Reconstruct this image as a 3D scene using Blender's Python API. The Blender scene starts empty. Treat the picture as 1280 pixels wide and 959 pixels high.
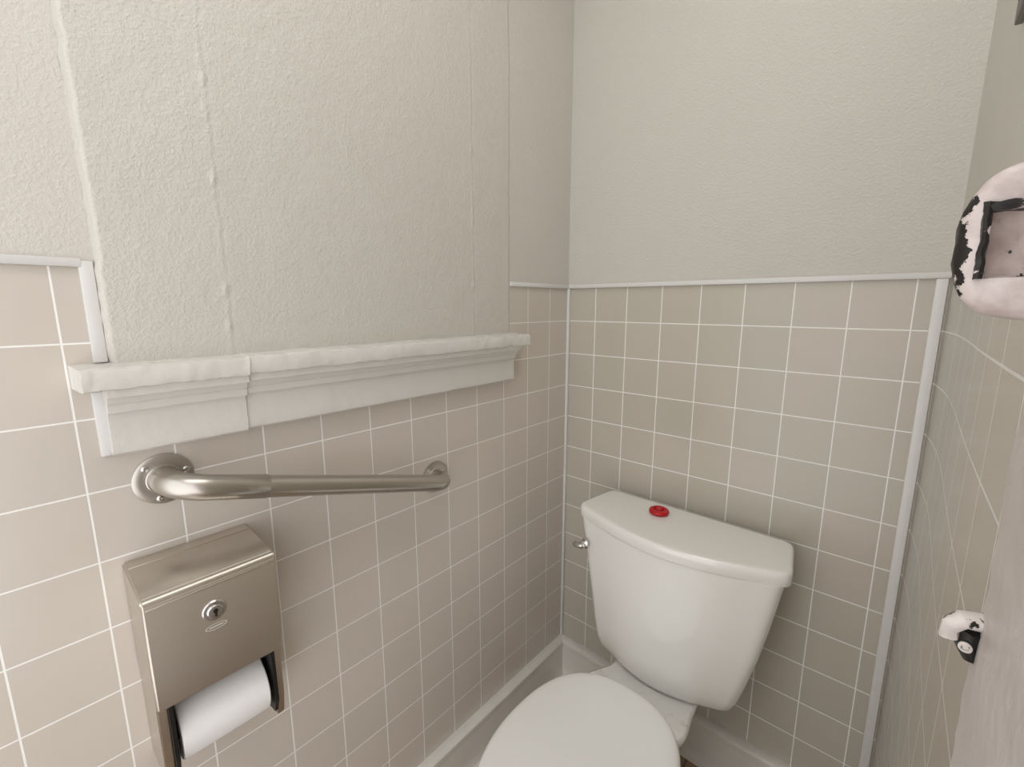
import bpy, bmesh, math
from mathutils import Vector, noise, Matrix
C = bpy.context.collection
S = bpy.context.scene
PI = math.pi
CZ = 1.365
ZT = 1.42          # top of the tile wainscot
TS = .108          # tile pitch
W = .91            # stall width
H = 2.6

# ---------------------------------------------------------------- materials
def srgb(r, g, b):
    f = lambda c: (c/255/12.92) if c/255 <= .04045 else ((c/255+.055)/1.055)**2.4
    return (f(r), f(g), f(b), 1)
class NT:
    def __init__(s, name):
        s.m = bpy.data.materials.new(name); s.m.use_nodes = True
        s.t = s.m.node_tree; s.b = s.t.nodes['Principled BSDF']
    def n(s, t, **k):
        x = s.t.nodes.new(t)
        for a, v in k.items(): setattr(x, a, v)
        return x
    def l(s, a, b): s.t.links.new(a, b)
    def set(s, sock, v):
        if hasattr(v, 'is_output'): s.l(v, sock)
        else: sock.default_value = v
    def math(s, op, a, b=0, c=0):
        x = s.n('ShaderNodeMath', operation=op)
        s.set(x.inputs[0], a); s.set(x.inputs[1], b); s.set(x.inputs[2], c)
        return x.outputs[0]
    def mix(s, f, a, b):
        x = s.n('ShaderNodeMix', data_type='RGBA')
        s.set(x.inputs[0], f); s.set(x.inputs[6], a); s.set(x.inputs[7], b)
        return x.outputs[2]
    def noise(s, sc, det=3, vec=None, rough=.5):
        x = s.n('ShaderNodeTexNoise'); x.inputs['Scale'].default_value = sc; x.inputs['Detail'].default_value = det
        x.inputs['Roughness'].default_value = rough
        if vec: s.l(vec, x.inputs['Vector'])
        return x.outputs['Fac']
    def ramp(s, f, a, b):
        x = s.n('ShaderNodeMapRange'); x.clamp = True
        s.set(x.inputs[0], f); x.inputs[1].default_value = a; x.inputs[2].default_value = b
        return x.outputs[0]
    def bump(s, h, strength, dist, normal=None):
        x = s.n('ShaderNodeBump'); x.inputs['Strength'].default_value = strength; x.inputs['Distance'].default_value = dist
        s.l(h, x.inputs['Height'])
        if normal: s.l(normal, x.inputs['Normal'])
        return x.outputs[0]
def pos(m): return m.n('ShaderNodeNewGeometry').outputs['Position']
def simple(name, col, rough=.5, metal=0, var=.0, vs=30, bumpd=0, bs=200, coat=0):
    m = NT(name); m.b.inputs['Roughness'].default_value = rough; m.b.inputs['Metallic'].default_value = metal
    tc = m.n('ShaderNodeTexCoord').outputs['Object']
    d = (col[0]*(1-var), col[1]*(1-var), col[2]*(1-var), 1)
    m.l(m.mix(m.noise(vs, 3, tc), d, col), m.b.inputs['Base Color'])
    if bumpd: m.l(m.bump(m.noise(bs, 4, tc), .6, bumpd), m.b.inputs['Normal'])
    if coat: m.b.inputs['Coat Weight'].default_value = coat; m.b.inputs['Coat Roughness'].default_value = .08
    return m.m
PLASTER = srgb(208, 205, 198)
def plaster_nodes(m, scale=1, tint=(1, 1, 1)):
    p = pos(m)
    n1 = m.ramp(m.noise(170*scale, 4, p, .6), .40, .66)
    n2 = m.noise(26, 2, p)
    n3 = m.noise(420, 2, p)
    h = m.math('ADD', m.math('ADD', m.math('MULTIPLY', n1, .48), m.math('MULTIPLY', n2, .7)), m.math('MULTIPLY', n3, .30))
    a = (PLASTER[0]*tint[0], PLASTER[1]*tint[1], PLASTER[2]*tint[2], 1)
    col = m.mix(m.noise(4, 3, p), (a[0]*.94, a[1]*.94, a[2]*.94, 1), a)
    return h, col
def plaster_mat(name, d=.0016, st=.5, tint=(1, 1, 1)):
    m = NT(name); h, col = plaster_nodes(m, 1, tint)
    m.l(col, m.b.inputs['Base Color']); m.b.inputs['Roughness'].default_value = .40
    m.l(m.bump(h, st, d), m.b.inputs['Normal'])
    return m.m
def wall_mat(name, axis, off, split=None, off2=0, st=.5, pk=1.0, cols=None, tint=(1, 1, 1), gw=1.0):
    m = NT(name); p = pos(m)
    sep = m.n('ShaderNodeSeparateXYZ'); m.l(p, sep.inputs[0])
    z = sep.outputs[2]
    hcoord = sep.outputs[0] if axis == 'x' else m.math('MULTIPLY', sep.outputs[1], -1.0)
    if split:
        o = m.math('ADD', m.math('MULTIPLY', m.math('GREATER_THAN', hcoord, split), off2-off), off)
    else: o = off
    u = m.math('DIVIDE', m.math('SUBTRACT', hcoord, o), TS)
    v = m.math('DIVIDE', m.math('SUBTRACT', z, ZT), TS)
    fu, fv = m.math('FRACT', u), m.math('FRACT', v)
    def dist(f): return m.math('SUBTRACT', .5, m.math('ABSOLUTE', m.math('SUBTRACT', f, .5)))
    d = m.math('MINIMUM', dist(fu), dist(fv))
    line = m.math('SUBTRACT', 1.0, m.ramp(d, .009*gw, .0145*gw))
    cm = m.n('ShaderNodeCombineXYZ'); m.l(m.math('FLOOR', u), cm.inputs[0]); m.l(m.math('FLOOR', v), cm.inputs[1])
    wn = m.n('ShaderNodeTexWhiteNoise', noise_dimensions='3D'); m.l(cm.outputs[0], wn.inputs['Vector'])
    t1, t2, t3 = cols
    base = m.mix(wn.outputs['Value'], t1, t2)
    cloud = m.ramp(m.noise(5, 3, p), .3, .75)
    base = m.mix(m.math('MULTIPLY', cloud, .5), base, t3)
    tile = m.mix(line, base, srgb(243, 242, 239))
    ph, pcol = plaster_nodes(m, 1, tint)
    up = m.math('GREATER_THAN', z, ZT)
    m.l(m.mix(up, tile, pcol), m.b.inputs['Base Color'])
    m.set(m.b.inputs['Roughness'], m.math('ADD', m.math('MULTIPLY', up, .20), .20))
    th = m.math('ADD', m.math('MULTIPLY', line, -.4), m.math('MULTIPLY', m.noise(9, 2, p), .9))
    hh = m.math('ADD', m.math('MULTIPLY', m.math('MULTIPLY', up, ph), pk), m.math('MULTIPLY', m.math('SUBTRACT', 1.0, up), th))
    m.l(m.bump(hh, st, .0018), m.b.inputs['Normal'])
    return m.m
def steel(name, axis, col=(.55, .52, .48, 1), rough=.3, var=.86, bd=.08):
    m = NT(name); tc = m.n('ShaderNodeTexCoord').outputs['Object']
    mp = m.n('ShaderNodeMapping'); mp.inputs['Scale'].default_value = axis; m.l(tc, mp.inputs[0])
    nz = m.noise(60, 2, mp.outputs[0])
    m.b.inputs['Metallic'].default_value = 1
    m.l(m.mix(nz, (col[0]*var, col[1]*var, col[2]*var, 1), col), m.b.inputs['Base Color'])
    m.b.inputs['Roughness'].default_value = rough
    if bd: m.l(m.bump(nz, bd, .0002), m.b.inputs['Normal'])
    return m.m
def chipped(name, bias, white, left=None, edge=.005):
    m = NT(name); p = pos(m)
    f = m.noise(110, 5, p, .65)
    if left is not None:      # bare black metal along the worn free edge
        sep = m.n('ShaderNodeSeparateXYZ'); m.l(p, sep.inputs[0])
        k2 = m.math('SUBTRACT', 1.0, m.ramp(sep.outputs[0], left+edge*.3, left+edge*1.5))
        f = m.math('SUBTRACT', f, m.math('MULTIPLY', k2, .34))
    k = m.ramp(f, bias-.008, bias+.008)
    dirt = m.ramp(m.noise(60, 4, p, .6), .35, .6)
    m.l(m.mix(k, srgb(22, 19, 18), m.mix(dirt, (white[0]*.74, white[1]*.70, white[2]*.69, 1), white)), m.b.inputs['Base Color'])
    m.b.inputs['Roughness'].default_value = .4
    m.l(m.bump(k, .6, .0006, m.bump(m.noise(160, 4, p), .5, .001)), m.b.inputs['Normal'])
    return m.m
def bowl_mat():
    m = NT('bowl_porcelain'); p = pos(m); c = srgb(238, 237, 234)
    sep = m.n('ShaderNodeSeparateXYZ'); m.l(p, sep.inputs[0])
    a = m.math('MULTIPLY', m.ramp(sep.outputs[1], -.34, -.31), m.math('SUBTRACT', 1.0, m.ramp(sep.outputs[1], -.29, -.26)))
    b = m.math('MULTIPLY', a, m.ramp(sep.outputs[2], .355, .365))
    f = m.math('MULTIPLY', b, m.ramp(m.noise(30, 3, p, .6), .54, .70))
    m.l(m.mix(m.math('MULTIPLY', f, .45), c, srgb(165, 138, 108)), m.b.inputs['Base Color'])
    m.b.inputs['Roughness'].default_value = .12; m.b.inputs['Coat Weight'].default_value = .6
    return m.m
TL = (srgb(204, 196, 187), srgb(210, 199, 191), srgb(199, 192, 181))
TB = (srgb(189, 183, 171), srgb(196, 187, 176), srgb(183, 178, 165))  # back tiles: same tile as left, darker with the wall's shade in the colour
M = dict(
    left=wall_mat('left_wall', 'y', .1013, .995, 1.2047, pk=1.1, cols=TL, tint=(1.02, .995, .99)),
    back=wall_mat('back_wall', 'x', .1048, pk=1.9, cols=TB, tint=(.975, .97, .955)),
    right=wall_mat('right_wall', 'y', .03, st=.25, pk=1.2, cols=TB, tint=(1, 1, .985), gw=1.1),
    plaster=plaster_mat('plaster', .0019, .55, (1.0, .985, .975)), ceil=plaster_mat('ceiling_plaster'),
    paint=simple('gloss_paint', srgb(221, 218, 213), .27, var=.08, vs=20, bumpd=.0014, bs=70),
    pinkpaint=simple('pink_white_paint', srgb(213, 206, 203), .42, var=.16, vs=30, bumpd=.0018, bs=90),
    edging=simple('pale_edging', srgb(221, 220, 218), .3, var=.05),
    base=simple('base_paint', srgb(228, 225, 218), .3, var=.14, vs=14, bumpd=.001, bs=40),
    porcelain=simple('porcelain', srgb(240, 239, 235), .09, var=.02, vs=5, coat=.8),
    bowl=bowl_mat(),
    seat=simple('seat_plastic', srgb(241, 241, 239), .18, var=.02, vs=5, coat=.5),
    chrome=simple('chrome', (.60, .59, .58, 1), .14, 1),
    barsteel=steel('bar_steel', (2, 14, 14), (.58, .545, .50, 1), .31, .90, .05),
    boxsteel=steel('cabinet_steel', (.5, .5, 10), (.64, .59, .53, 1), .33, .90, 0),
    black=simple('black_plastic', srgb(16, 15, 15), .4),
    dark=simple('keyhole_dark', srgb(20, 18, 16), .5),
    etch=simple('etched_mark', srgb(205, 200, 192), .5, .2),
    paper=simple('tissue_paper', srgb(240, 239, 239), .9, var=.03, vs=60, bumpd=.0006, bs=500),
    card=simple('cardboard', srgb(150, 120, 90), .9),
    red=simple('red_plastic', srgb(200, 14, 28), .3, var=.2, vs=40),
    grey=simple('grey_metal', srgb(120, 118, 114), .5, var=.1),
    keeper=chipped('keeper_paint', .29, srgb(220, 209, 207), .8705, .0042),
    recess=chipped('recess_paint', .38, srgb(204, 188, 182)),
    strap=chipped('strap_paint', .57, srgb(208, 198, 196)),
    lug=chipped('lug_paint', .43, srgb(224, 218, 215)),
)
# floor: small brown tiles
fm = NT('floor_tiles'); fp = pos(fm)
br = fm.n('ShaderNodeTexBrick'); br.offset = 0; fm.l(fp, br.inputs['Vector'])
br.inputs['Color1'].default_value = srgb(160, 136, 108); br.inputs['Color2'].default_value = srgb(146, 122, 98)
br.inputs['Mortar'].default_value = srgb(105, 92, 78); br.inputs['Scale'].default_value = 1
br.inputs['Brick Width'].default_value = .1; br.inputs['Row Height'].default_value = .1; br.inputs['Mortar Size'].default_value = .003
fm.l(br.outputs['Color'], fm.b.inputs['Base Color']); fm.b.inputs['Roughness'].default_value = .4
M['floor'] = fm.m

# ---------------------------------------------------------------- mesh helpers
def link(name, bm, mat, parent=None, smooth=True, ang=35, kind=None, flipx=False):
    me = bpy.data.meshes.new(name)
    bmesh.ops.recalc_face_normals(bm, faces=bm.faces)
    if flipx:
        bm.normal_update()
        if sum(f.normal.x for f in bm.faces) < 0: bmesh.ops.reverse_faces(bm, faces=bm.faces)
    bm.to_mesh(me); bm.free(); me.materials.append(M[mat])
    if smooth:
        me.polygons.foreach_set('use_smooth', [True]*len(me.polygons)); me.set_sharp_from_angle(angle=math.radians(ang))
    o = bpy.data.objects.new(name, me); C.objects.link(o)
    if parent:
        o.parent = parent; o.matrix_parent_inverse = Matrix.Identity(4)
        rt = parent
        off = Vector((0, 0, 0))
        while rt: off += rt.location; rt = rt.parent
        me.transform(Matrix.Translation(-off))
    if kind: o['kind'] = kind
    return o
def struct(name, bm, mat, **k):
    return link(name, bm, mat, kind='structure', **k)
def thing(name, label, cat, loc):
    o = bpy.data.objects.new(name, None); C.objects.link(o); o.location = loc; o.empty_display_size = .05
    o['label'] = label; o['category'] = cat
    return o
def box(x0, x1, y0, y1, z0, z1, bev=0, seg=2, bm=None):
    b = bmesh.new()
    bmesh.ops.create_cube(b, size=1)
    for v in b.verts: v.co = Vector(((x0+x1)/2+v.co.x*(x1-x0), (y0+y1)/2+v.co.y*(y1-y0), (z0+z1)/2+v.co.z*(z1-z0)))
    if bev: bmesh.ops.bevel(b, geom=list(b.edges), offset=bev, segments=seg, affect='EDGES', profile=.5)
    if bm is None: return b
    me = bpy.data.meshes.new('t'); b.to_mesh(me); b.free(); bm.from_mesh(me); bpy.data.meshes.remove(me)
    return bm
def loft(rings, cap0=True, cap1=True, closed=True, bm=None):
    bm = bm or bmesh.new()
    vs = [[bm.verts.new(p) for p in r] for r in rings]
    n = len(rings[0])
    for a, b in zip(vs[:-1], vs[1:]):
        for i in range(n if closed else n-1):
            j = (i+1) % n
            bm.faces.new((a[i], a[j], b[j], b[i]))
    if cap0: bm.faces.new(vs[0])
    if cap1: bm.faces.new(vs[-1])
    return bm
def chaikin(pts, it=3, k=.25):
    for _ in range(it):
        q = []
        for i in range(len(pts)):
            a, b = pts[i], pts[(i+1) % len(pts)]
            q.append((a[0]*(1-k)+b[0]*k, a[1]*(1-k)+b[1]*k)); q.append((a[0]*k+b[0]*(1-k), a[1]*k+b[1]*(1-k)))
        pts = q
    return pts
def tube(path, r, seg=24, bm=None, caps=True):
    path = [Vector(p) for p in path]; rings = []
    up = None
    for i, p in enumerate(path):
        t = (path[min(i+1, len(path)-1)]-path[max(i-1, 0)]).normalized()
        if up is None: up = t.orthogonal().normalized()
        up = (up - t*up.dot(t)).normalized(); s = t.cross(up)
        rr = r(i/(len(path)-1)) if callable(r) else r
        rings.append([p+up*math.cos(2*PI*k/seg)*rr+s*math.sin(2*PI*k/seg)*rr for k in range(seg)])
    return loft(rings, caps, caps, bm=bm)
def lathe(c, ax, prof, seg=32, bm=None):
    """prof: (radius, distance along ax)"""
    ax = Vector(ax).normalized(); u = ax.orthogonal().normalized(); v = ax.cross(u); c = Vector(c)
    rings = [[c+ax*h+u*math.cos(2*PI*k/seg)*r+v*math.sin(2*PI*k/seg)*r for k in range(seg)] for r, h in prof]
    return loft(rings, bm=bm)
def lumpy(bm, amp, sc, ax=(1, 1, 1)):
    for v in bm.verts:
        n = noise.noise_vector(v.co*sc)
        v.co += Vector((n.x*amp*ax[0], n.y*amp*ax[1], n.z*amp*ax[2]))
    return bm
def extrude_y(prof, y0, y1, step=.01, amp=.0012, sc=25, stitch_y=None, fine=.35):
    n = max(2, int(abs(y1-y0)/step))
    pr = []
    for i in range(len(prof)):           # densify the profile
        a, b = prof[i], prof[(i+1) % len(prof)]
        L = math.hypot(a[0]-b[0], a[1]-b[1]); k = max(1, int(L/.008))
        pr += [(a[0]+(b[0]-a[0])*j/k, a[1]+(b[1]-a[1])*j/k) for j in range(k)]
    ys = [y0+(y1-y0)*i/n for i in range(n+1)]
    if stitch_y: ys = sorted(ys+[stitch_y-.0008, stitch_y+.0008])
    rings = []
    for y in ys:      # left of the lap thicker and slightly lower, copying a stitching step
        o = (.003, -.002) if stitch_y and y < stitch_y else (0, 0)
        rings.append([(x+(o[0] if x > .01 else 0), y, z+o[1]) for x, z in pr])
    bm = loft(rings)
    for v in bm.verts:
        if v.co.x > .004:
            nz = noise.noise_vector(Vector((v.co.x*.4, v.co.y, v.co.z*.4))*sc); n2 = noise.noise_vector(v.co*sc*4)
            v.co += nz*amp + n2*amp*fine
    return bm

# ---------------------------------------------------------------- setting
YB = -2.1
struct('wall_left', box(-.1, 0, YB, .1, 0, H), 'left', smooth=False)
struct('wall_back', box(0, 1.1, 0, .1, 0, H), 'back', smooth=False)
# right wall: tileboard bowed slightly outwards
def rx(y, z):
    return W + .016*(1-math.exp(y/.12)) + .002*math.sin(y*7+z*2)*min(1, -y*6)
rings = []
for i in range(61):
    y = -.952*i/60
    rings.append([(rx(y, z/40*H), y, z/40*H) for z in range(41)])
bm = loft(rings, False, False, closed=False)
b2 = [bm.verts.new((1.05, y, z)) for y, z in ((0, 0), (0, H), (-.952, H), (-.952, 0))]
bm.faces.new(b2)
struct('wall_right', bm, 'right', ang=60)
struct('floor', box(-.1, 1.6, YB, .1, -.05, 0), 'floor', smooth=False)
struct('ceiling', box(-.1, 1.6, YB, .1, H, H+.05), 'ceil', smooth=False)
# baseboards (thick painted base with a ledge)
prof = [(0, 0), (.044, 0), (.034, .006), (.029, .018), (.027, .035), (.0255, .114), (.0275, .120), (.0265, .131), (.020, .137), (.006, .139), (0, .139)]
struct('baseboard_left', extrude_y(prof, YB, -.0, .03, .0009, 14), 'base')
bm = extrude_y(prof, -W, -.0, .03, .0009, 14)
for v in bm.verts: v.co = Vector((-v.co.y, -v.co.x, v.co.z))
struct('baseboard_back', bm, 'base')
# wainscot edging
struct('trim_1', box(0, .007, -.293, -.001, ZT-.004, ZT+.008, .002), 'edging')
struct('trim_2', box(0, W, -.008, -.0005, ZT-.004, ZT+.009, .002), 'edging')
struct('trim_3', box(0, .007, YB, -1.172, ZT-.005, ZT+.007, .002), 'edging')
struct('trim_4', box(0, .006, -1.176, -1.160, 1.284, ZT+.004, .002), 'edging')
struct('trim_5', box(0, .008, -1.184, -1.169, 1.148, 1.243, .002), 'edging')
struct('trim_6', box(.0005, .010, -.010, -.0005, .14, ZT-.004, .002), 'edging')
struct('trim_7', box(W-.022, W-.003, -.007, -.0005, .14, ZT-.004, .002), 'edging')

# blocked-up window: raised plaster panel, sill and apron
win = bpy.data.objects.new('window_1', None); C.objects.link(win); win.location = (0, -.73, 1.15); win['kind'] = 'structure'
py0, py1, pz0, pz1 = -1.160, -.293, 1.27, H
ny, nz = 290, 330
rings = []
for i in range(ny+1):
    y = py0+(py1-py0)*i/ny; r = []
    for j in range(nz+1):
        z = pz0+(pz1-pz0)*j/nz
        wob = .0035*noise.noise(Vector((0, y*2, z*9)))+.0022*noise.noise(Vector((3, y, z*45)))
        e = min(y-py0, py1-y)
        x = .018*min(1, max(0, (e+.0001)/.006))**.6 if i not in (0, ny) else 0
        x *= 1-.84*max(0, min(1, (y+1.0)/.70))       # taper added so the tilted panel shades down to match the corner strip
        x += .0006*noise.noise(Vector((1, y*14, z*14)))+.0004*noise.noise(Vector((5, y*60, z*60)))
        for yr, bl, am in ((-1.006, (1.70, 1.56, 1.392, 1.328), .8), (-.4385, (1.74, 1.415), 1.1)):
            dy = y-yr-.0018*noise.noise(Vector((yr, 0, z*14)))-.001*noise.noise(Vector((yr, 4, z*60)))
            x += am*.0012*math.exp(-(dy/.003)**2)*(.5+.9*noise.noise(Vector((yr, 2, z*16)))+.6*noise.noise(Vector((yr, 7, z*60))))
            x -= am*.0010*math.exp(-((dy-.005)/.0024)**2)*(.7+.6*noise.noise(Vector((yr, 9, z*20))))
            for zb in bl: x += .0022*math.exp(-(dy/.004)**2-((z-zb-.5*dy)/.008)**2)
        yy = y + (wob if i < 7 or i > ny-7 else 0)
        r.append((max(x, 0), yy, z))
    rings.append(r)
link('panel', loft(rings, False, False, closed=False), 'plaster', win, ang=80, flipx=True)
stool = [(0, 1.252), (.052, 1.252), (.0565, 1.2535), (.0575, 1.256), (.0575, 1.276), (.056, 1.2805), (.052, 1.282), (.02, 1.284), (0, 1.285)]
bm = extrude_y(stool, -1.200, -.268, .005, .0019, 20, -.995, .8)
for v in bm.verts:                       # the left end is cut at an angle
    if v.co.y < -1.19: v.co.y -= .006*(.0575-v.co.x)/.0575-.004
link('window_sill', bm, 'paint', win, ang=32)
apron = [(0, 1.153), (.020, 1.153), (.024, 1.156), (.025, 1.160), (.025, 1.214), (.0255, 1.216), (.034, 1.217), (.034, 1.226), (.034, 1.2275), (.038, 1.231), (.041, 1.240), (.042, 1.2405), (.050, 1.2410), (.050, 1.2535), (0, 1.2535)]
link('apron', extrude_y(apron, -1.172, -.302, .005, .0009, 20, -.995, .5), 'paint', win, ang=25)

# stall door post at right, close to the camera
bm = box(.9015, 1.05, -1.33, -.953, 0, H, .007, 4)
bmesh.ops.subdivide_edges(bm, edges=[e for e in bm.edges if abs(e.verts[0].co.z-e.verts[1].co.z) > 1], cuts=400)
lumpy(bm, .0014, 18, (1, 1, 0)); lumpy(bm, .0010, 70, (1, 1, 0))
struct('door_1', bm, 'pinkpaint', ang=60)

# ---------------------------------------------------------------- toilet
TX = .445
t = thing('toilet', 'white ceramic two-piece toilet with closed lid in the tiled corner', 'toilet', (TX, -.4, 0))
def tank_ring(z, hw, yc, yf, yb=-.03, bw=.95, d=0, cx=.456):
    hw -= d; yc += d; yf += d; yb -= d
    P_ = [(-hw*bw+.035, yb), (-hw*bw+.012, yb-.001), (-hw*bw, yb-.014), (-hw*bw-(hw-hw*bw)*.6, yb+(yc-yb)*.6), (-hw, yc+.022), (-hw+.003, yc+.004), (-hw+.016, yc-.009)]
    L = []
    for f in (-.83, -.55, -.28): L.append((f*hw, yf+(yc-yf)*abs(f)**1.7))
    full = P_+L+[(0, yf)]+[(-x, y) for x, y in reversed(L)]+[(-x, y) for x, y in reversed(P_)]
    return [(cx+x, y, z) for x, y in chaikin(full, 3)]
lv = [(.352, .146, -.168, -.217), (.354, .162, -.174, -.227), (.360, .178, -.180, -.235), (.373, .190, -.185, -.241), (.40, .199, -.188, -.245), (.45, .210, -.190, -.247), (.54, .227, -.192, -.250), (.62, .241, -.193, -.252), (.70, .254, -.194, -.254), (.752, .262, -.195, -.255)]
link('tank', loft([tank_ring(*a, cx=.456-.010*max(0, (.55-a[0])/.2)) for a in lv]), 'porcelain', t, ang=50)
ll = [(.750, .014), (.750, .003), (.7512, .001), (.754, 0), (.772, 0), (.7795, .0010), (.7832, .0035), (.7846, .008), (.7850, .016), (.7850, .05)]
link('tank_lid', loft([tank_ring(z, .274, -.187, -.262, -.024, .93, d, .455) for z, d in ll]), 'porcelain', t, ang=50)
# bowl
def egg(z, hw, yb, yf, yw, n=2.5, d=0, N=72):
    hw -= d; yb -= d; yf += d; r = []
    for k in range(N):
        a = 2*PI*k/N; c, s_ = math.cos(a), math.sin(a)
        nn = n if s_ > 0 else 2.05
        rr = (abs(c)**nn+abs(s_)**nn)**(-1/nn)
        r.append((TX+c*rr*hw, yw+s_*rr*((yb-yw) if s_ > 0 else (yw-yf)), z))
    return r
bl = [(0, .115, -.16, -.62, -.4), (.01, .118, -.155, -.625, -.4), (.05, .108, -.165, -.60, -.4), (.14, .098, -.18, -.58, -.4), (.22, .115, -.19, -.64, -.45), (.29, .145, -.23, -.72, -.5), (.345, .168, -.27, -.79, -.55), (.375, .176, -.31, -.812, -.57), (.388, .176, -.318, -.812, -.57), (.394, .170, -.326, -.806, -.57)]
bm = loft([egg(z, hw, yb, yf, yw, 2.3) for z, hw, yb, yf, yw in bl])
dk = []
for z, d in ((.27, .05), (.305, .02), (.330, .004), (.345, 0), (.351, .002), (.3535, .008)):
    P_ = [(-.112+d, -.05-d), (-.114+d, -.15), (-.118+d, -.235), (-.132+d, -.30), (-.14+d, -.36), (-.10, -.40), (.10, -.40), (.14-d, -.36), (.132-d, -.30), (.118-d, -.235), (.114-d, -.15), (.112-d, -.05-d)]
    dk.append([(TX+x, y, z+max(0, min(1, (-.225-y)/.115))*.037) for x, y in chaikin(P_, 3)])
# the deck top is built from strips running across, so that its slope stays clean
loft(dk, True, False, bm=bm)
top = dk[-1]; n = len(top)
left_ = sorted([p for p in top if p[0] < TX], key=lambda p: -p[1])
right_ = sorted([p for p in top if p[0] > TX], key=lambda p: -p[1])
m_ = min(len(left_), len(right_))
loft([[a for a in left_[:m_]], [b for b in right_[:m_]]], False, False, closed=False, bm=bm)
link('bowl', bm, 'bowl', t, ang=50)
DZ = .008
link('seat', loft([egg(z+DZ, .178, -.350, -.825, -.576, 2.5, d) for z, d in ((.388, .006), (.390, .002), (.394, 0), (.402, 0), (.406, .003), (.408, .008))]), 'seat', t, ang=50)
link('seat_lid', loft([egg(z+DZ, .182, -.342, -.83, -.576, 2.5, d) for z, d in ((.4095, .008), (.411, .002), (.415, 0), (.421, .001), (.426, .005), (.4285, .011), (.430, .022), (.4315, .05), (.4325, .09), (.4328, .13))]), 'seat', t, ang=50)
for sx in (-.07, .07):
    hb = link('seat_hinge', box(TX+sx-.02, TX+sx+.02, -.362, -.338, .388, .414, .006, 3), 'seat', t)
# flush lever
lv_o = link('flush_lever', lathe((.224, -.214, .682), (-.25, -1, 0), [(.0145, 0), (.0145, .003), (.012, .006), (.009, .008), (.008, .010), (.0115, .012), (.0115, .017), (.007, .020)]), 'chrome', t)
bm = tube([(.224, -.230, .682), (.216, -.233, .6815), (.208, -.233, .680), (.200, -.230, .6785), (.195, -.228, .678)], lambda f: .0085 if f < .95 else .006, 20)
link('lever_arm', bm, 'chrome', lv_o)
# red disc on the tank lid
rd = thing('red_disc', 'round red plastic cap with a raised centre lying on the tank lid', 'cap', (.388, -.095, .7853))
link('rim', lathe((.388, -.095, .7853), (0, 0, 1), [(.022, 0), (.0255, .002), (.0275, .007), (.026, .011), (.021, .0135), (.016, .013), (.013, .008), (.005, .008)], 40), 'red', rd)
link('centre_knob', lathe((.388, -.095, .793), (0, 0, 1), [(.009, 0), (.0095, .004), (.008, .006), (.003, .0065)], 32), 'red', rd)

# ---------------------------------------------------------------- grab bar
A = Vector((.0006, -1.116, 1.094)); B = Vector((.0006, -.577, .936)); so = .058
u = (B-A).normalized(); X = Vector((1, 0, 0)); R = .045
g = thing('grab_bar', 'brushed steel grab bar sloping on the tiled wall below the sill', 'grab bar', A)
path = [A+X*.003]
for k in range(17):
    a = PI/2*k/16; path.append(A+X*(so-R)+X*R*math.sin(a)+u*R*(1-math.cos(a)))
q = [B+X*.003]
for k in range(17):
    a = PI/2*k/16; q.append(B+X*(so-R)+X*R*math.sin(a)-u*R*(1-math.cos(a)))
J = A+X*so+u*.133
link('bar', tube([A+X*so+u*.10]+list(reversed(q)), .0192, 40), 'barsteel', g, ang=60)
link('bent_end', tube(path+[J-u*.0004, J], lambda f: .0204 if f < .999 else .0199, 40), 'barsteel', g, ang=60)  # same bar, no separate sleeve; the wider radius copies a stitching step
for P_ in (A, B):
    fl = link('flange', lathe(P_, X, [(.0385, 0), (.040, .0010), (.040, .0026), (.0385, .0034), (.030, .0036), (.0235, .0036), (.0220, .0050)], 48), 'barsteel', g)
    for a in (75, 195, 315):
        a = math.radians(a); c = P_+Vector((.0036, math.sin(a)*.0310, math.cos(a)*.0310))
        sc = link('screw', lathe(c, X, [(.0052, 0), (.0050, .0012), (.0038, .0022), (.0018, .0024), (.0016, .0010)], 16), 'chrome', fl)

# ---------------------------------------------------------------- paper dispenser
y0, y1 = -1.181, -1.009
d = thing('toilet_paper_dispenser', 'stainless steel lockable toilet paper dispenser below the grab bar', 'dispenser', (0, (y0+y1)/2, .65))
pf = [(0, .977), (.121, .970), (.130, .962), (.130, .797), (0, .80)]
bm = loft([[(x, y, z) for x, z in pf] for y in (y0, y1)])
bmesh.ops.bevel(bm, geom=list(bm.edges), offset=.0028, segments=3, affect='EDGES')
cv = link('cover', bm, 'boxsteel', d, ang=50)
link('lid_seam', box(.024, .0262, y0+.004, y1-.004, .9745, .9765, .0005), 'boxsteel', d)
link('front_fold', box(.1295, .1312, y0+.004, y1-.004, .9555, .9572, .0004), 'boxsteel', d)
for ya, yb in ((y0+.001, y0+.013), (y1-.013, y1-.001)):
    pp = [(0, .82), (.112, .82), (.112, .700), (.104, .655), (0, .640)]
    bm = loft([[(x, y, z) for x, z in pp] for y in (ya, yb)])
    bmesh.ops.bevel(bm, geom=list(bm.edges), offset=.0015, segments=2, affect='EDGES')
    link('side_plate', bm, 'boxsteel', d, ang=50)
link('back_plate', box(0, .004, y0+.013, y1-.013, .645, .80), 'boxsteel', d)
for ya, yb in ((y0+.0135, y0+.019), (y1-.019, y1-.0135)):
    pp = [(.035, .80), (.120, .80), (.122, .70), (.112, .672), (.060, .665), (.035, .69)]
    bm = loft([[(x, y, z) for x, z in pp] for y in (ya, yb)])
    link('spindle_arm', bm, 'black', d, smooth=False)
LK = Vector((.130, -1.100, .917))
lk = link('lock', lathe(LK, X, [(.0158, 0), (.0158, .002), (.0145, .0035), (.0108, .0038), (.0105, .006), (.0092, .0074), (.003, .0076)], 40), 'chrome', d)
bm = box(LK.x+.0072, LK.x+.0084, LK.y-.0014, LK.y+.0014, LK.z-.007, LK.z+.001)
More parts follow.
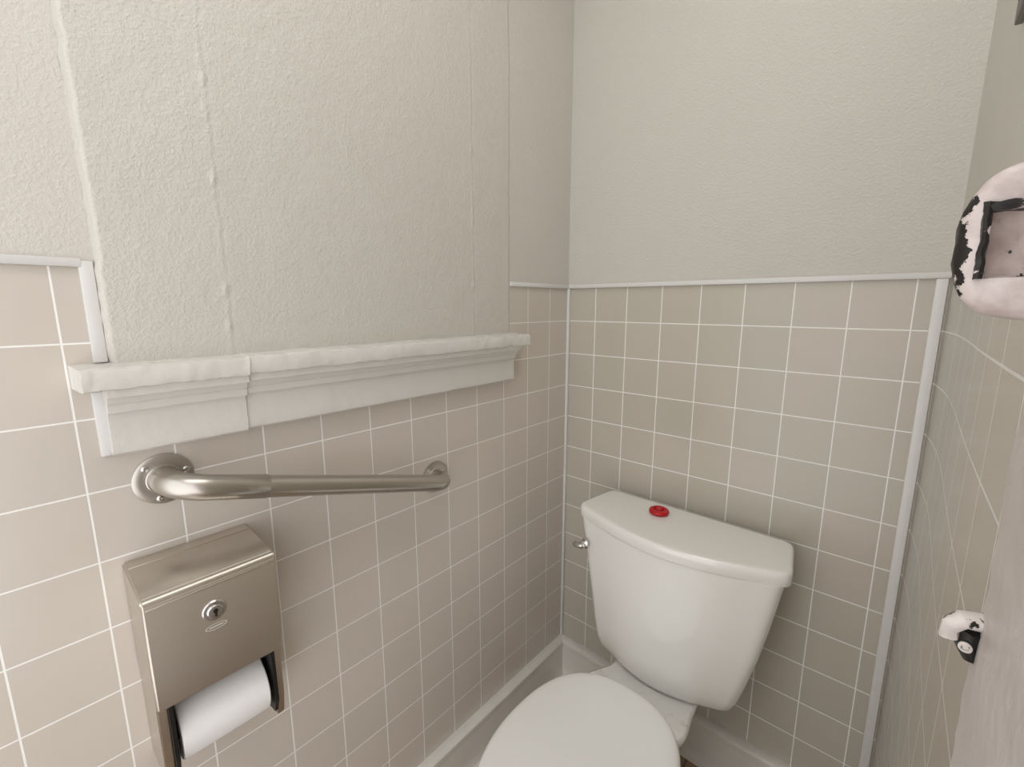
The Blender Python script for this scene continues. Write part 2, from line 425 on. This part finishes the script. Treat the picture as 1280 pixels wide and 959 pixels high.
lathe(LK+Vector((.0072, 0, .002)), X, [(.0032, 0), (.0032, .0012)], 16, bm)
link('keyhole', bm, 'dark', lk, smooth=False)
# small oval emblem under the lock
bm = bmesh.new()
ec = LK+Vector((.0003, 0, -.0265))
o_, i_ = [], []
for a in range(32):
    a = 2*PI*a/32
    o_.append(ec+Vector((.0006, math.cos(a)*.0145, math.sin(a)*.0052))); i_.append(ec+Vector((.0006, math.cos(a)*.0126, math.sin(a)*.0036)))
loft([o_, i_], False, False, bm=bm)
box(ec.x, ec.x+.0006, ec.y-.0088, ec.y+.0088, ec.z-.0014, ec.z+.0014, bm=bm)
link('emblem', bm, 'etch', d, smooth=False)
# paper roll
rc = Vector((.070, (y0+y1)/2, .716))
r = thing('toilet_paper_roll', 'white toilet paper roll held in the open bottom of the steel dispenser', 'toilet paper', rc)
hl = .0615
n = 64
rings = []
for rad, yy in ((.020, -hl), (.0485, -hl), (.050, -hl+.0015), (.0505, 0), (.050, hl-.0015), (.0485, hl), (.020, hl)):
    rings.append([rc+Vector((math.cos(2*PI*k/n)*rad, yy, math.sin(2*PI*k/n)*rad)) for k in range(n)])
link('paper', loft(rings, False, False), 'paper', r, ang=40)
rings = [[rc+Vector((math.cos(2*PI*k/32)*rad, yy, math.sin(2*PI*k/32)*rad)) for k in range(32)] for rad, yy in ((.0198, -hl), (.0198, hl), (.0185, hl), (.0185, -hl), (.0198, -hl))]
link('cardboard_core', loft(rings, False, False), 'card', r)

# ---------------------------------------------------------------- latch hardware on the door post
kc = Vector((.8930, -.974, CZ+.0255))
k = thing('latch_keeper', 'oval latch keeper with chipped white paint over black and a square hole', 'latch', kc)
def oval(y, hw, hh, n=64):
    r_ = []
    for i in range(n):
        a = 2*PI*i/n+PI/n; c, s_ = math.cos(a), math.sin(a); e = 2.5
        q_ = (abs(c)**e+abs(s_)**e)**(-1/e); r_.append(Vector((kc.x+c*q_*hw, y, kc.z+s_*q_*hh)))
    return r_
hx = kc.x-.001; hz = kc.z
def rect(y, hw, hh, n=64):
    r_ = []
    for i in range(n):
        a = 2*PI*i/n+PI/n; c, s_ = math.cos(a), math.sin(a)
        q_ = 1/max(abs(c), abs(s_)); r_.append(Vector((hx+c*q_*hw, y, hz+s_*q_*hh)))
    return r_
Y = kc.y
bm = loft([oval(Y+.010, .018, .028), oval(Y+.009, .0225, .0315), oval(Y-.001, .0225, .0315), oval(Y-.004, .021, .030), oval(Y-.006, .0175, .0255), rect(Y-.006, .0135, .0150), rect(Y-.002, .0128, .0140), rect(Y+.010, .0128, .014)], True, False)
lumpy(bm, .0008, 150)
link('keeper_plate', bm, 'keeper', k, ang=60)
# black bent strap along the top and left of the hole
def strap(x0, x1, z0, z1, N=14):
    b_ = bmesh.new(); rr = []
    horiz = (x1-x0) > (z1-z0)
    for i in range(N+1):
        f = i/N
        if horiz: rr.append([(x0+(x1-x0)*f, yy, zz) for yy, zz in ((Y-.003, z0), (Y-.0078, z0+.0005), (Y-.0085, (z0+z1)/2), (Y-.0078, z1-.0005), (Y-.003, z1))])
        else: rr.append([(xx, yy, z0+(z1-z0)*f) for yy, xx in ((Y-.003, x0), (Y-.0078, x0+.0005), (Y-.0085, (x0+x1)/2), (Y-.0078, x1-.0005), (Y-.003, x1))])
    return loft(rr, bm=b_)
bm = strap(hx-.0150, hx+.016, hz+.0120, hz+.0165)
b3 = strap(hx-.0150, hx-.0115, hz-.0150, hz+.0160)
me_ = bpy.data.meshes.new('t'); b3.to_mesh(me_); b3.free(); bm.from_mesh(me_)
lumpy(bm, .0009, 220)
link('slot_frame', bm, 'strap', k)
bm = loft([rect(Y+.004, .0128, .014), rect(Y+.0045, .010, .011), rect(Y+.005, .006, .007), rect(Y+.0052, .002, .002)], False, True)
link('recess', lumpy(bm, .0022, 190, (.3, 1, .3)), 'recess', k)
bc = Vector((.8995, -.962, 1.207))
b = thing('hinge_lug', 'small lug with chipped white paint and a black socket on the door post', 'bracket', bc)
def sc_(v, f=1.05): return bc+Vector(v)*f
bm = tube([sc_(v) for v in ((.010, .004, .006), (.002, -.002, .0075), (-.004, -.004, .007), (-.0075, -.004, .003), (-.0075, -.003, -.003))], lambda f: .0046-.001*f, 16)
link('arm', lumpy(bm, .0012, 180), 'lug', b)
bm = tube([sc_(v) for v in ((-.001, -.002, .003), (-.001, -.002, -.002), (0, -.002, -.006), (.002, -.001, -.0115))], lambda f: .0060-.0015*f, 20)
link('socket', lumpy(bm, .0014, 190), 'black', b)
link('stud', lathe(sc_((-.002, -.0070, -.004)), (-.2, -1, 0), [(.0026, 0), (.0026, .001), (.0015, .0013), (.0013, .0003)], 16), 'lug', b)
# grey plate high on the right wall
p_ = thing('wall_plate', 'dark grey metal plate high on the right wall at the photo edge', 'plate', (.925, -.40, 1.745))
link('plate', box(.9185, .930, -.45, -.290, 1.738, 1.95, .002), 'grey', p_)
link('screw', lathe((.9185, -.305, 1.765), (-1, 0, 0), [(.003, 0), (.002, .001)], 12), 'grey', p_)

# ---------------------------------------------------------------- light
def area(name, loc, rot, sx, sy, e, col):
    l = bpy.data.lights.new(name, 'AREA'); l.shape = 'RECTANGLE'; l.size = sx; l.size_y = sy; l.energy = e; l.color = col
    o = bpy.data.objects.new(name, l); C.objects.link(o); o.location = loc; o.rotation_euler = rot
area('overhead_fill', (.62, -.95, 2.57), (0, 0, 0), .5, 1.2, 6.2, (1, .995, .975))  # unseen fill light, added inside the stall to brighten the wall corner
w = bpy.data.worlds.new('World'); S.world = w; w.use_nodes = True
nt = w.node_tree; bg = nt.nodes['Background']
tc = nt.nodes.new('ShaderNodeTexCoord'); sp = nt.nodes.new('ShaderNodeSeparateXYZ'); nt.links.new(tc.outputs['Generated'], sp.inputs[0])
cr = nt.nodes.new('ShaderNodeValToRGB')
mr = nt.nodes.new('ShaderNodeMapRange'); mr.inputs[1].default_value = -1; mr.inputs[2].default_value = 1
nt.links.new(sp.outputs[2], mr.inputs[0]); nt.links.new(mr.outputs[0], cr.inputs[0])
cr.color_ramp.elements[0].position = .25; cr.color_ramp.elements[0].color = (1.0, .99, .98, 1)
cr.color_ramp.elements[1].position = .7; cr.color_ramp.elements[1].color = (.86, .86, .86, 1)
nt.links.new(cr.outputs[0], bg.inputs[0]); bg.inputs[1].default_value = 2.0
S.view_settings.view_transform = 'Standard'

# ---------------------------------------------------------------- camera
cd = bpy.data.cameras.new('camera'); co = bpy.data.objects.new('camera', cd); C.objects.link(co)
cd.sensor_fit = 'HORIZONTAL'; cd.sensor_width = 36; cd.lens = 36*560.86/1280; cd.clip_start = .01
co.location = (.8599, -1.2566, CZ); co.rotation_euler = (PI/2-.1742, 0, .7227)
S.camera = co
